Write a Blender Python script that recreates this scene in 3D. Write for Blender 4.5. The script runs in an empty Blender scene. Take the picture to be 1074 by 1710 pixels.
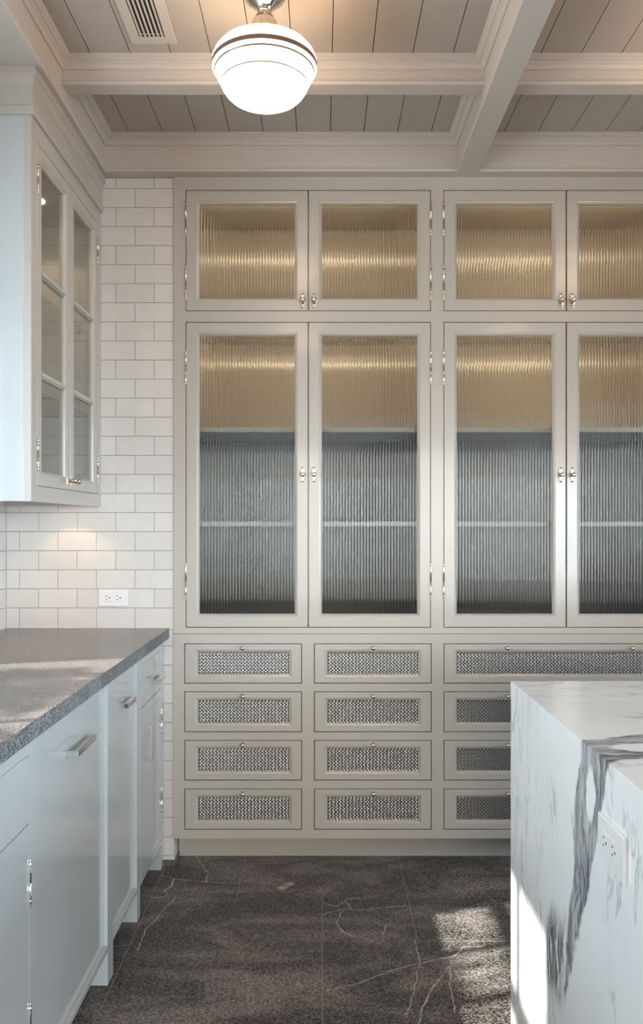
import bpy, bmesh, math, random
from mathutils import Vector, Matrix
random.seed(7)
SC = bpy.context.scene
COL = SC.collection

# ------------------------------------------------------------------ camera
H = 1.339            # eye height
F = 1360.0           # focal length in pixels of the 1074 x 1710 frame
D = 3.2              # distance to the tiled back wall
cam = bpy.data.cameras.new('camera')
cam.sensor_fit = 'VERTICAL'; cam.sensor_height = 36.0
cam.lens = F / 1710 * 36.0
cam.shift_y = 20 / 1710
cam.clip_start = 0.05
camo = bpy.data.objects.new('camera', cam); COL.objects.link(camo)
camo.location = (0, 0, H); camo.rotation_euler = (math.pi/2, 0, 0)
SC.camera = camo

# ------------------------------------------------------------------ world, sun, daylight, fill lights, exposure
SC.view_settings.view_transform = 'Standard'
SC.view_settings.look = 'None'
SC.view_settings.gamma = 1.0
SC.view_settings.use_curve_mapping = False
SC.view_settings.exposure = 0.0
SC.cycles.max_bounces = 10
SC.cycles.transmission_bounces = 8
SC.cycles.sample_clamp_indirect = 4.0
w = bpy.data.worlds.new('world'); SC.world = w; w.use_nodes = True
bg = w.node_tree.nodes['Background']
bg.inputs[0].default_value = (0.62, 0.80, 1.0, 1); bg.inputs[1].default_value = 1.2

def light(name, kind, loc, energy, color, direction=(0, 0, -1), parent=None, **kw):
    l = bpy.data.lights.new(name, kind); l.energy = energy; l.color = color
    for k, v in kw.items(): setattr(l, k, v)
    o = bpy.data.objects.new(name, l); COL.objects.link(o)
    o.location = loc
    o.rotation_euler = Vector(direction).to_track_quat('-Z', 'Y').to_euler()
    if parent is not None:
        o.parent = parent; o.location = Vector(loc) - wl(parent)
    return o

SUN_DIR = Vector((1, 0.31, -0.944))
light('sun', 'SUN', (-6, 0, 6), 16.0, (1.0, 0.95, 0.88), SUN_DIR, angle=math.radians(0.9))
light('warm_fill_rear_window', 'AREA', (1.2, -3.3, 1.30), 32, (1.0, 0.86, 0.76), (0, 1, -0.18), shape='RECTANGLE', size=4.2, size_y=1.8, spread=math.radians(56))  # warm fill at the rear window, stands in for room bounce and lamps
light('sky_light_right_window', 'AREA', (4.3, 0.6, 1.7), 74, (0.71, 0.85, 1.0), (-1, 0.05, -0.33), shape='RECTANGLE', size=3.2, size_y=1.5, spread=math.radians(86))
light('base_front_fill', 'AREA', (2.3, -3.25, 1.05), 26, (0.70, 0.84, 1.0), (-2.8, 5.3, -0.95), shape='RECTANGLE', size=1.6, size_y=1.7, spread=math.radians(44))  # added blue fill for the base cabinet fronts; there is no rear door
light('sky_light_sink_window', 'AREA', (-1.46, 1.58, 1.62), 44, (0.77, 0.87, 1.0), (1, -0.1, 0.0), shape='RECTANGLE', size=0.8, size_y=0.95, spread=math.radians(165))

# ------------------------------------------------------------------ helpers: objects
WL = {}
def wl(o): return WL[o.name]
def reg(o, world): WL[o.name] = Vector(world)

def empty(name, loc, label=None, cat=None, group=None, kind=None, parent=None):
    o = bpy.data.objects.new(name, None); COL.objects.link(o)
    o.empty_display_size = 0.05
    o.location = loc
    reg(o, loc)
    if parent is not None: o.parent = parent; o.location = Vector(loc) - wl(parent)
    tag(o, label, cat, group, kind)
    return o

def tag(o, label=None, cat=None, group=None, kind=None):
    if label: o['label'] = label
    if cat: o['category'] = cat
    if group: o['group'] = group
    if kind: o['kind'] = kind
    return o

def link(name, mesh, parent=None, loc=(0, 0, 0), **t):
    """loc is the world position of the mesh's local origin"""
    o = bpy.data.objects.new(name, mesh); COL.objects.link(o)
    reg(o, loc)
    o.location = loc
    if parent is not None:
        o.parent = parent; o.location = Vector(loc) - wl(parent)
    tag(o, **t)
    return o

class MB:
    """mesh builder; coordinates go through frame fr(u,v,w)->(x,y,z)"""
    def __init__(s, fr=None):
        s.v = []; s.f = []; s.fr = fr or (lambda u, v, w: (u, v, w)); s.smooth = []
    def add(s, pts, faces, smooth=False):
        b = len(s.v)
        s.v += [s.fr(*p) for p in pts]
        for f in faces:
            s.f.append([b + i for i in f]); s.smooth.append(smooth)
        return s
    def box(s, u0, u1, v0, v1, w0, w1):
        p = [(u0, v0, w0), (u1, v0, w0), (u1, v1, w0), (u0, v1, w0), (u0, v0, w1), (u1, v0, w1), (u1, v1, w1), (u0, v1, w1)]
        return s.add(p, [(3, 2, 1, 0), (4, 5, 6, 7), (0, 1, 5, 4), (1, 2, 6, 5), (2, 3, 7, 6), (3, 0, 4, 7)])
    def cham(s, u0, u1, v0, v1, w0, w1, c):
        """box whose w1 face edges are chamfered by c"""
        p = [(u0, v0, w0), (u1, v0, w0), (u1, v1, w0), (u0, v1, w0), (u0, v0, w1-c), (u1, v0, w1-c), (u1, v1, w1-c), (u0, v1, w1-c),
             (u0+c, v0+c, w1), (u1-c, v0+c, w1), (u1-c, v1-c, w1), (u0+c, v1-c, w1)]
        return s.add(p, [(3, 2, 1, 0), (8, 9, 10, 11), (0, 1, 5, 4), (1, 2, 6, 5), (2, 3, 7, 6), (3, 0, 4, 7),
                         (4, 5, 9, 8), (5, 6, 10, 9), (6, 7, 11, 10), (7, 4, 8, 11)])
    def rings(s, u0, u1, v0, v1, prof, close=True):
        """concentric rectangles: prof = [(inset, w)...] joined in order, closed to a loop"""
        n = len(prof); p = []
        for ins, ww in prof:
            p += [(u0+ins, v0+ins, ww), (u1-ins, v0+ins, ww), (u1-ins, v1-ins, ww), (u0+ins, v1-ins, ww)]
        fs = []
        for k in range(n if close else n-1):
            a = 4*k; b = 4*((k+1) % n)
            for i in range(4):
                j = (i+1) % 4
                fs.append((a+i, a+j, b+j, b+i))
        return s.add(p, fs)
    def lathe(s, prof, c=(0, 0, 0), axis='v', seg=24, cap=True, smooth=True):
        """prof = [(r, t)...] turned about an axis through c; axis u, v or w"""
        p = []; fs = []; n = len(prof)
        for r, t in prof:
            for k in range(seg):
                a = 2*math.pi*k/seg; x = r*math.cos(a); y = r*math.sin(a)
                if axis == 'w': q = (c[0]+x, c[1]+y, c[2]+t)
                elif axis == 'v': q = (c[0]+y, c[1]+t, c[2]+x)
                else: q = (c[0]+t, c[1]+x, c[2]+y)
                p.append(q)
        for i in range(n-1):
            for k in range(seg):
                j = (k+1) % seg
                fs.append((i*seg+k, i*seg+j, (i+1)*seg+j, (i+1)*seg+k))
        s.add(p, fs, smooth)
        if cap:
            b = len(s.v) - n*seg
            for i, flip in ((0, True), (n-1, False)):
                if prof[i][0] > 1e-6:
                    f = [b + i*seg + k for k in range(seg)]
                    s.f.append(f[::-1] if flip else f); s.smooth.append(False)
        return s
    def prism(s, poly, w0, w1):
        n = len(poly)
        p = [(a, b, w0) for a, b in poly] + [(a, b, w1) for a, b in poly]
        fs = [tuple(range(n))[::-1], tuple(range(n, 2*n))] + [(i, (i+1) % n, n+(i+1) % n, n+i) for i in range(n)]
        return s.add(p, fs)
    def mesh(s, name, mats, bevel=0, seg=2, fmat=None):
        me = bpy.data.meshes.new(name)
        me.from_pydata(s.v, [], s.f); me.update()
        for i, p in enumerate(me.polygons): p.use_smooth = s.smooth[i]
        bm = bmesh.new(); bm.from_mesh(me)
        bmesh.ops.remove_doubles(bm, verts=bm.verts, dist=1e-6) if bevel else None
        bmesh.ops.recalc_face_normals(bm, faces=bm.faces)
        if bevel:
            es = [e for e in bm.edges if len(e.link_faces) == 2 and e.calc_face_angle(0) > 0.5]
            bmesh.ops.bevel(bm, geom=es, offset=bevel, segments=seg, profile=0.5, affect='EDGES', clamp_overlap=True)
        bm.to_mesh(me); bm.free()
        if not isinstance(mats, (list, tuple)): mats = [mats]
        for m in mats: me.materials.append(m)
        return me
    def build(s, name, mat, parent=None, bevel=0, world=True, loc=None, seg=2, **t):
        me = s.mesh(name, mat, bevel, seg)
        return link(name, me, parent, loc if loc is not None else (0, 0, 0), **t)

# frames: back = faces the camera (u=+x, v=+z, w=-y); left = faces +x (u=+y); isl = faces -x (u=-y)
def back(y0=0.0, x0=0.0, z0=0.0): return lambda u, v, w: (x0+u, y0-w, z0+v)
def left(x0=0.0, y0=0.0, z0=0.0): return lambda u, v, w: (x0+w, y0+u, z0+v)
def isl(x0=0.0, y0=0.0, z0=0.0): return lambda u, v, w: (x0-w, y0-u, z0+v)

def xx(px): return (px-537)/425.0
def zz(py): return H-(py-875)/425.0

# ------------------------------------------------------------------ helpers: node materials
class G:
    def __init__(s, name):
        s.m = bpy.data.materials.new(name); s.m.use_nodes = True
        s.t = s.m.node_tree; s.t.nodes.clear()
        s.out = s.t.nodes.new('ShaderNodeOutputMaterial')
    def n(s, kind, **kw):
        nd = s.t.nodes.new(kind)
        for k, v in kw.items(): setattr(nd, k, v)
        return nd
    def set(s, sock, v):
        if hasattr(v, 'is_output') or isinstance(v, bpy.types.NodeSocket): s.t.links.new(v, sock)
        elif v is not None:
            try: sock.default_value = v
            except Exception: sock.default_value = tuple(v) + (1.0,)
    def math(s, op, a, b=None, c=None, clamp=False):
        nd = s.n('ShaderNodeMath', operation=op, use_clamp=clamp)
        for i, v in enumerate((a, b, c)):
            if v is not None: s.set(nd.inputs[i], v)
        return nd.outputs[0]
    def vm(s, op, a, b=None):
        nd = s.n('ShaderNodeVectorMath', operation=op)
        s.set(nd.inputs[0], a)
        if b is not None: s.set(nd.inputs[3 if op == 'SCALE' else 1], b)
        return nd.outputs[1 if op in ('LENGTH', 'DOT_PRODUCT', 'DISTANCE') else 0]
    def pos(s): return s.n('ShaderNodeNewGeometry').outputs['Position']
    def sep(s, v):
        nd = s.n('ShaderNodeSeparateXYZ'); s.set(nd.inputs[0], v); return nd.outputs
    def comb(s, x, y, z):
        nd = s.n('ShaderNodeCombineXYZ')
        for i, v in enumerate((x, y, z)): s.set(nd.inputs[i], v)
        return nd.outputs[0]
    def noise(s, vec, scale, detail=4, rough=0.55, dist=0.0, out=0):
        nd = s.n('ShaderNodeTexNoise'); s.set(nd.inputs['Vector'], vec)
        nd.inputs['Scale'].default_value = scale; nd.inputs['Detail'].default_value = detail
        nd.inputs['Roughness'].default_value = rough; nd.inputs['Distortion'].default_value = dist
        return nd.outputs[out]
    def rng(s, v, a, b, c=0.0, d=1.0, smooth=True):
        nd = s.n('ShaderNodeMapRange', interpolation_type='SMOOTHSTEP' if smooth else 'LINEAR')
        s.set(nd.inputs[0], v)
        for i, q in enumerate((a, b, c, d)): s.set(nd.inputs[i+1], q)
        return nd.outputs[0]
    def mix(s, f, a, b):
        nd = s.n('ShaderNodeMix', data_type='RGBA'); s.set(nd.inputs[0], f)
        for i, v in ((6, a), (7, b)):
            s.set(nd.inputs[i], v if not isinstance(v, tuple) else tuple(v)+(1.0,))
        return nd.outputs[2]
    def bump(s, h, strength, dist=0.002):
        nd = s.n('ShaderNodeBump'); s.set(nd.inputs['Height'], h)
        nd.inputs['Strength'].default_value = strength; nd.inputs['Distance'].default_value = dist
        return nd.outputs[0]
    def principled(s, color, rough=0.5, metal=0.0, normal=None, coat=0.0, spec=None, **kw):
        b = s.n('ShaderNodeBsdfPrincipled')
        s.set(b.inputs['Base Color'], color if not isinstance(color, tuple) else tuple(color)+(1.0,))
        s.set(b.inputs['Roughness'], rough); s.set(b.inputs['Metallic'], metal)
        b.inputs['Coat Weight'].default_value = coat
        if spec is not None: b.inputs['Specular IOR Level'].default_value = spec
        b.inputs['Coat Roughness'].default_value = 0.08
        if normal is not None: s.set(b.inputs['Normal'], normal)
        for k, v in kw.items(): s.set(b.inputs[k], v)
        s.t.links.new(b.outputs[0], s.out.inputs[0])
        return b

def paint(name, col, rough=0.3, coat=0.3, var=0.03):
    g = G(name); p = g.pos()
    n = g.noise(p, 3.0, 3)
    c = g.mix(n, tuple(x*(1-var) for x in col), tuple(min(1, x*(1+var)) for x in col))
    b = g.bump(g.noise(p, 220, 2), 0.04, 0.0005)
    g.principled(c, rough, coat=coat, normal=b); return g.m

M = {}
M['cab'] = paint('greige_cabinet_paint', (0.47, 0.425, 0.375), 0.28, 0.35)
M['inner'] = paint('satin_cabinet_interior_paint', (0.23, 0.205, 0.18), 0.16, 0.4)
M['base'] = paint('greige_gloss_daylit', (0.475, 0.49, 0.49), 0.14, 0.6)  # same greige cabinet paint, with blue daylight put into the colour
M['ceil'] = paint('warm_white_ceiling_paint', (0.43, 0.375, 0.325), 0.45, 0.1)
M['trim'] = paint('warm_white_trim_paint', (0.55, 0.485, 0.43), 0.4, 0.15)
M['wall'] = paint('white_wall_paint', (0.70, 0.69, 0.67), 0.5, 0.0)
M['grout'] = paint('beige_grout', (0.30, 0.265, 0.235), 0.8, 0.0, 0.1)
M['plastic'] = paint('white_plastic', (0.78, 0.76, 0.74), 0.3, 0.2, 0.01)

def dark(name, col, rough=0.8):
    g = G(name); n = g.noise(g.pos(), 30, 2)
    g.principled(g.mix(n, tuple(c*0.8 for c in col), tuple(c*1.2 for c in col)), rough); return g.m
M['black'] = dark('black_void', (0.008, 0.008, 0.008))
M['slot'] = dark('dark_slot', (0.03, 0.026, 0.024))
M['screenback'] = dark('dark_screen_backing', (0.035, 0.033, 0.035))  # plain dark sheet behind the wire screens
M['stripe'] = dark('brown_stripe_enamel', (0.20, 0.115, 0.07), 0.25)

def metal(name, col, rough=0.12):
    g = G(name); n = g.noise(g.pos(), 60, 2)
    g.principled(col, g.rng(n, 0.3, 0.7, rough*0.8, rough*1.25), 1.0); return g.m
M['nickel'] = metal('polished_nickel', (0.66, 0.59, 0.50), 0.14)
M['wire'] = metal('woven_nickel_wire', (0.36, 0.345, 0.335), 0.40)
M['chrome'] = metal('bright_nickel', (0.86, 0.83, 0.79), 0.08)

g = G('glazed_white_tile'); p = g.pos()
oi = g.n('ShaderNodeObjectInfo').outputs['Random']
c = g.mix(oi, (0.655, 0.605, 0.565), (0.70, 0.655, 0.62))
c = g.mix(g.rng(g.noise(p, 14, 3), 0.35, 0.75, 0.0, 0.5), c, (0.63, 0.575, 0.53))
g.principled(c, 0.22, coat=0.3, normal=g.bump(g.noise(p, 18, 2), 0.08, 0.002)); M['tile'] = g.m

# thin flat window or cabinet glass: straight-through transmission plus mirror reflection
g = G('thin_clear_glass')
tr = g.n('ShaderNodeBsdfTransparent'); tr.inputs[0].default_value = (0.93, 0.96, 0.95, 1)
gl = g.n('ShaderNodeBsdfGlossy'); gl.inputs['Roughness'].default_value = 0.02
lw = g.n('ShaderNodeLayerWeight'); lw.inputs[0].default_value = 0.5
sch = g.math('ADD', g.math('MULTIPLY', g.math('POWER', lw.outputs['Facing'], 5.0), 0.96), 0.04)
mx = g.n('ShaderNodeMixShader'); g.t.links.new(sch, mx.inputs[0])
g.t.links.new(tr.outputs[0], mx.inputs[1]); g.t.links.new(gl.outputs[0], mx.inputs[2]); g.t.links.new(mx.outputs[0], g.out.inputs[0])
M['glass'] = g.m

g = G('reeded_glass')
b = g.n('ShaderNodeBsdfGlass'); b.inputs['Color'].default_value = (0.97, 0.985, 0.98, 1)
b.inputs['Roughness'].default_value = 0.0; b.inputs['IOR'].default_value = 1.36
g.t.links.new(b.outputs[0], g.out.inputs[0]); M['reed'] = g.m

g = G('lit_opal_glass')
lw = g.n('ShaderNodeLayerWeight'); lw.inputs[0].default_value = 0.35
e = g.n('ShaderNodeEmission'); e.inputs[1].default_value = 11.0
g.t.links.new(g.mix(g.rng(g.noise(g.pos(), 8, 2), 0.3, 0.7), (1.0, 0.71, 0.46), (1.0, 0.74, 0.50)), e.inputs[0])
gs = g.n('ShaderNodeBsdfGlossy'); gs.inputs['Roughness'].default_value = 0.08
mx = g.n('ShaderNodeMixShader'); g.t.links.new(g.math('MULTIPLY', lw.outputs[0], 0.25), mx.inputs[0])
g.t.links.new(e.outputs[0], mx.inputs[1]); g.t.links.new(gs.outputs[0], mx.inputs[2]); g.t.links.new(mx.outputs[0], g.out.inputs[0])
M['opal'] = g.m

g = G('lamp_lens'); e = g.n('ShaderNodeEmission'); e.inputs[0].default_value = (1, 0.75, 0.46, 1); e.inputs[1].default_value = 9
g.t.links.new(e.outputs[0], g.out.inputs[0]); M['lens'] = g.m

# a vein: soft mask around the segment A-B (flat coordinates)
sg = bpy.data.node_groups.new('segment_mask', 'ShaderNodeTree')
for nm, tp in (('P', 'NodeSocketVector'), ('A', 'NodeSocketVector'), ('B', 'NodeSocketVector'), ('W', 'NodeSocketFloat'), ('Prev', 'NodeSocketFloat')):
    sg.interface.new_socket(nm, in_out='INPUT', socket_type=tp)
sg.interface.new_socket('Mask', in_out='OUTPUT', socket_type='NodeSocketFloat')
gi = sg.nodes.new('NodeGroupInput'); go = sg.nodes.new('NodeGroupOutput')
def _vm(op):
    nd = sg.nodes.new('ShaderNodeVectorMath'); nd.operation = op; return nd
def _mm(op, clamp=False):
    nd = sg.nodes.new('ShaderNodeMath'); nd.operation = op; nd.use_clamp = clamp; return nd
L_ = sg.links.new
pa = _vm('SUBTRACT'); L_(gi.outputs['P'], pa.inputs[0]); L_(gi.outputs['A'], pa.inputs[1])
ba = _vm('SUBTRACT'); L_(gi.outputs['B'], ba.inputs[0]); L_(gi.outputs['A'], ba.inputs[1])
d1 = _vm('DOT_PRODUCT'); L_(pa.outputs[0], d1.inputs[0]); L_(ba.outputs[0], d1.inputs[1])
d2 = _vm('DOT_PRODUCT'); L_(ba.outputs[0], d2.inputs[0]); L_(ba.outputs[0], d2.inputs[1])
tt = _mm('DIVIDE', True); L_(d1.outputs[1], tt.inputs[0]); L_(d2.outputs[1], tt.inputs[1])
sc_ = _vm('SCALE'); L_(ba.outputs[0], sc_.inputs[0]); L_(tt.outputs[0], sc_.inputs[3])
ds = _vm('DISTANCE'); L_(pa.outputs[0], ds.inputs[0]); L_(sc_.outputs[0], ds.inputs[1])
dv = _mm('DIVIDE'); L_(ds.outputs[1], dv.inputs[0]); L_(gi.outputs['W'], dv.inputs[1])
iv = _mm('SUBTRACT', True); iv.inputs[0].default_value = 1.0; L_(dv.outputs[0], iv.inputs[1])
mxx = _mm('MAXIMUM'); L_(iv.outputs[0], mxx.inputs[0]); L_(gi.outputs['Prev'], mxx.inputs[1])
L_(mxx.outputs[0], go.inputs[0])
def veins(g, P, polys):
    """polys = [(width, [(a,b),...])...] -> mask 0..1"""
    prev = None
    for wd, pts in polys:
        for a, b_ in zip(pts, pts[1:]):
            nd = g.n('ShaderNodeGroup'); nd.node_tree = sg
            g.set(nd.inputs['P'], P)
            nd.inputs['A'].default_value = (a[0], a[1], 0); nd.inputs['B'].default_value = (b_[0], b_[1], 0)
            nd.inputs['W'].default_value = wd
            if prev is not None: g.t.links.new(prev, nd.inputs['Prev'])
            prev = nd.outputs[0]
    return prev

# dark stone floor: speckle, pale cloudy bands, thin pale veins
def fl(px, py):
    Y = H*F/(py-875); return ((px-537)/F*Y, Y)
def z6(*pts): return [fl(120+a/2.826, 1400+b/2.826) for a, b in pts]
def z7(*pts): return [fl(480+a/2.826, 1400+b/2.826) for a, b in pts]
FV = [(0.006, z6((585, 85), (625, 140), (642, 165), (636, 205))),
      (0.0055, z6((425, 178), (500, 192), (650, 205), (790, 215))),
      (0.010, z6((485, 192), (465, 225), (435, 250))), (0.006, z6((435, 250), (455, 272), (375, 283))),
      (0.0055, z6((490, 278), (440, 330), (350, 430), (310, 530))),
      (0.038, z6((990, 234), (1030, 216))),
      (0.006, z7((170, 305), (235, 322), (265, 298))), (0.005, z7((170, 358), (245, 337), (300, 335), (272, 290), (340, 283))),
      (0.006, z7((255, 345), (235, 400), (262, 442), (310, 465))), (0.004, z7((300, 340), (400, 330), (560, 318))),
      (0.004, z7((604, 480), (625, 580), (600, 700), (560, 850))),
      (0.005, z7((185, 722), (350, 680), (500, 620), (625, 588))), (0.007, z7((625, 588), (790, 555), (830, 515), (920, 508))),
      (0.005, z7((765, 600), (690, 700), (640, 790), (618, 876))), (0.0045, z7((770, 610), (768, 700), (795, 820))),
      (0.005, z7((450, 450), (470, 405))), (0.004, z6((195, 508), (270, 500)))]
def stone(name, lo, hi, cloud, vein, polys, speck=900, rough=(0.42, 0.6), bmp=0.25):
    g = G(name); p = g.pos()
    oi = g.n('ShaderNodeObjectInfo').outputs['Random']
    vo = g.n('ShaderNodeTexVoronoi'); g.set(vo.inputs['Vector'], g.vm('ADD', p, g.vm('SCALE', g.noise(p, speck/4, 2, out=1), 0.004)))
    vo.inputs['Scale'].default_value = speck/2.6
    f = g.math('ADD', g.math('MULTIPLY', g.sep(vo.outputs['Color'])[0], 0.55), g.math('MULTIPLY', g.noise(p, speck/5, 3, 0.65), 0.5))
    st = g.n('ShaderNodeMapping'); g.set(st.inputs[0], p); st.inputs[3].default_value = (1, 2.0, 1); st.inputs[2].default_value = (0, 0, 0.9)
    f2 = g.noise(st.outputs[0], speck/5.5, 3, 0.6)
    sp = g.rng(g.math('ADD', g.math('MULTIPLY', f, 0.6), g.math('MULTIPLY', f2, 0.4)), 0.43, 0.68)
    c = g.mix(sp, lo, hi)
    cl = g.noise(st.outputs[0], 2.3, 6, 0.64, 0.5)
    clm = g.rng(g.math('ADD', cl, g.math('MULTIPLY', oi, 0.06)), 0.47, 0.68)
    c = g.mix(g.math('MULTIPLY', clm, g.rng(sp, 0.0, 1.0, 0.25, 0.9)), c, cloud)
    if polys:
        wob = g.vm('SCALE', g.vm('SUBTRACT', g.noise(p, 24, 3, out=1), (0.5, 0.5, 0.5)), 0.022)
        P = g.vm('MULTIPLY', g.vm('ADD', p, wob), (1, 1, 0))
        vm_ = veins(g, P, polys)
        brk = g.rng(g.noise(p, 40, 3), 0.3, 0.6, 0.35, 1.0)
        c = g.mix(g.math('MULTIPLY', g.rng(vm_, 0.15, 0.8), brk), c, vein)
    g.principled(c, g.rng(sp, 0, 1, rough[0], rough[1]), normal=g.bump(sp, bmp, 0.0012), spec=0.4)
    return g.m
M['floor'] = stone('charcoal_stone_floor', (0.010, 0.0085, 0.008), (0.20, 0.172, 0.16), (0.36, 0.31, 0.285), (0.50, 0.435, 0.39), [(a*0.68, b_) for a, b_ in FV], 780)
M['counter'] = stone('grey_leathered_stone', (0.07, 0.061, 0.057), (0.20, 0.172, 0.16), (0.27, 0.235, 0.22), (0.5, 0.45, 0.42), None, 1300, (0.2, 0.3), 0.08)
M['counteredge'] = stone('grey_rough_stone_edge', (0.05, 0.052, 0.056), (0.26, 0.265, 0.27), (0.30, 0.30, 0.31), (0.5, 0.5, 0.5), None, 800, (0.5, 0.65))

# white marble with a slate-grey vein that runs over the mitre and down the side
IX = 0.493; IZ = 0.93; IY = 2.123
g = G('white_marble_slate_vein'); p = g.pos()
x, y, z = g.sep(p)
s_ = g.math('ADD', g.math('SUBTRACT', x, IX), g.math('SUBTRACT', IZ, z))      # distance along the unfolded slab
q = g.comb(y, s_, 0.0)
wob = g.vm('SCALE', g.vm('SUBTRACT', g.noise(q, 5.5, 4, out=1), (0.5, 0.5, 0.5)), 0.09)
q2 = g.vm('ADD', q, wob); yy, ss, _ = g.sep(q2)
fine = g.noise(g.vm('MULTIPLY', q2, (42, 5.5, 1)), 1.0, 5, 0.62, 0.8)
fine2 = g.noise(g.vm('MULTIPLY', q2, (120, 10, 1)), 1.0, 4, 0.6, 0.6)
hi_ = g.math('ADD', g.math('MULTIPLY', ss, 0.17), 1.560)
lo_ = g.math('ADD', g.math('MULTIPLY', ss, 0.46), 1.385)
m1 = g.math('MULTIPLY', g.rng(g.math('SUBTRACT', hi_, yy), -0.002, 0.010), g.rng(g.math('SUBTRACT', yy, lo_), -0.002, 0.010))
bl_c = g.math('ADD', g.math('MULTIPLY', ss, 0.22), 1.602)
m2 = g.rng(g.math('ABSOLUTE', g.math('SUBTRACT', yy, bl_c)), 0.040, 0.075, 1.0, 0.0)
m2 = g.math('MULTIPLY', m2, g.math('MULTIPLY', g.rng(ss, 0.36, 0.47), g.rng(ss, 0.56, 0.62, 1.0, 0.0)))
m2 = g.math('MULTIPLY', m2, g.rng(fine, 0.36, 0.46))
# pale lens inside the vein
lens = g.rng(g.vm('LENGTH', g.vm('MULTIPLY', g.vm('SUBTRACT', q2, (1.500, 0.085, 0.0)), (1/0.030, 1/0.055, 0.0))), 0.75, 1.05, 0.0, 1.0)
body = g.math('MULTIPLY', m1, g.rng(fine, 0.30, 0.58, 0.45, 1.0))
body = g.math('MULTIPLY', body, lens)
band = g.math('MAXIMUM', body, m2)
# thin quiet veins elsewhere
r1 = g.math('ABSOLUTE', g.math('SUBTRACT', g.noise(g.vm('MULTIPLY', q2, (5.5, 1.3, 1)), 1.0, 5, 0.55, 0.5), 0.5))
thin = g.math('MULTIPLY', g.rng(r1, 0.0, 0.017, 1.0, 0.0), g.rng(g.noise(q, 4.0, 2), 0.48, 0.62))
r2 = g.math('ABSOLUTE', g.math('SUBTRACT', g.noise(g.vm('MULTIPLY', q2, (14, 1.8, 1)), 1.0, 4, 0.55, 0.4), 0.52))
thin2 = g.math('MULTIPLY', g.rng(r2, 0.0, 0.022, 1.0, 0.0), g.rng(yy, 1.74, 1.95))
thin = g.math('MAXIMUM', g.math('MULTIPLY', thin, 0.55), g.math('MULTIPLY', thin2, 0.40))
ve = veins(g, g.vm('MULTIPLY', q2, (1, 1, 0)), [(0.007, [(1.995, 0.47), (1.93, 0.52), (1.90, 0.58), (1.96, 0.68)]), (0.006, [(1.83, 0.44), (1.79, 0.58)]),
        (0.006, [(1.90, 0.66), (1.885, 0.80), (1.90, 0.93)]), (0.005, [(1.36, 0.60), (1.40, 0.72), (1.38, 0.80)]), (0.005, [(1.47, 0.58), (1.46, 0.70)])])
thin = g.math('MAXIMUM', thin, g.math('MULTIPLY', ve, 0.8))
cloudw = g.mix(g.rng(g.noise(q2, 3.0, 4), 0.35, 0.75), (0.86, 0.85, 0.83), (0.78, 0.78, 0.775))
c = g.mix(thin, cloudw, (0.33, 0.34, 0.35))
slate = g.mix(g.rng(fine2, 0.38, 0.62), (0.07, 0.078, 0.09), (0.36, 0.37, 0.38))
c = g.mix(band, c, slate)
g.principled(c, 0.24, coat=0.15); M['marble'] = g.m

# ------------------------------------------------------------------ structure: floor
g_ = 0.3065; GX, GY = 0.003, 2.613
floor = MB().box(-1.6, 4.3, -3.2, 3.75, -0.08, -0.0007).build('floor', M['grout'], kind='structure')
cells = {}
def claim(i, j, wi, wj):
    for a in range(i, i+wi):
        for b_ in range(j, j+wj):
            if (a, b_) in cells: return False
    for a in range(i, i+wi):
        for b_ in range(j, j+wj): cells[(a, b_)] = 1
    return True
slabs = []
for t in ((-1, 1, 2, 2), (-2, -1, 2, 2), (0, 0, 1, 1), (1, 0, 2, 2), (0, -2, 2, 2), (-2, 1, 1, 1), (-2, 2, 1, 1), (-2, -3, 1, 2), (-1, -3, 1, 2),
          (-4, 0, 2, 2), (-4, -2, 2, 2), (1, 2, 2, 1), (3, 1, 2, 2), (2, -2, 1, 2), (3, -1, 2, 2)):
    if claim(*t): slabs.append(t)
for j in range(-12, 4):
    for i in range(-5, 12):
        if (i, j) in cells: continue
        for s2 in ((2, 2), (1, 2), (2, 1), (1, 1)):
            if claim(i, j, *s2): slabs.append((i, j)+s2); break
cache = {}
for i, j, wi, wj in slabs:
    x0 = GX+i*g_; y0 = GY+j*g_
    if x0 > 4.2 or y0 > 3.7: continue
    if (wi, wj) not in cache:
        cache[(wi, wj)] = MB().cham(0.0012, wi*g_-0.0012, 0.0012, wj*g_-0.0012, -0.012, 0, 0.0004).mesh('tile', M['floor'])
    link('tile', cache[(wi, wj)], floor, (x0, y0, 0))

# ------------------------------------------------------------------ structure: walls
WX = -1.24          # tiled face of the left wall
NX0, NX1 = xx(289.6), xx(1160)      # cabinet niche
wb = MB()
wb.box(-1.6, NX0, D+0.004, 3.75, -0.05, 2.95)
wb.box(NX0, NX1, 3.66, 3.75, -0.05, 2.95)
wb.box(NX0, NX1, D+0.004, 3.66, 2.70, 2.95)
wb.box(NX1, 4.3, D+0.004, 3.75, -0.05, 2.95)
wall_back = wb.build('wall_back', M['wall'], kind='structure')
WY0, WY1, WZ0, WZ1 = 1.17, 2.31, 1.10, 2.22      # sink window opening
wlft = MB()
wlft.box(WX-0.13, WX-0.004, -3.2, WY0, -0.05, 2.95)
wlft.box(WX-0.13, WX-0.004, WY1, D+0.004, -0.05, 2.95)
wlft.box(WX-0.13, WX-0.004, WY0, WY1, -0.05, WZ0)
wlft.box(WX-0.13, WX-0.004, WY0, WY1, WZ1, 2.95)
wall_left = wlft.build('wall_left', M['wall'], kind='structure')
wr = MB()
wr.box(4.0, 4.2, -3.0, -1.0, -0.05, 2.95); wr.box(4.0, 4.2, 2.2, D, -0.05, 2.95)
wr.box(4.0, 4.2, -1.0, 2.2, -0.05, 0.45); wr.box(4.0, 4.2, -1.0, 2.2, 2.35, 2.95)
wr.build('wall_right', M['wall'], kind='structure')
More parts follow.
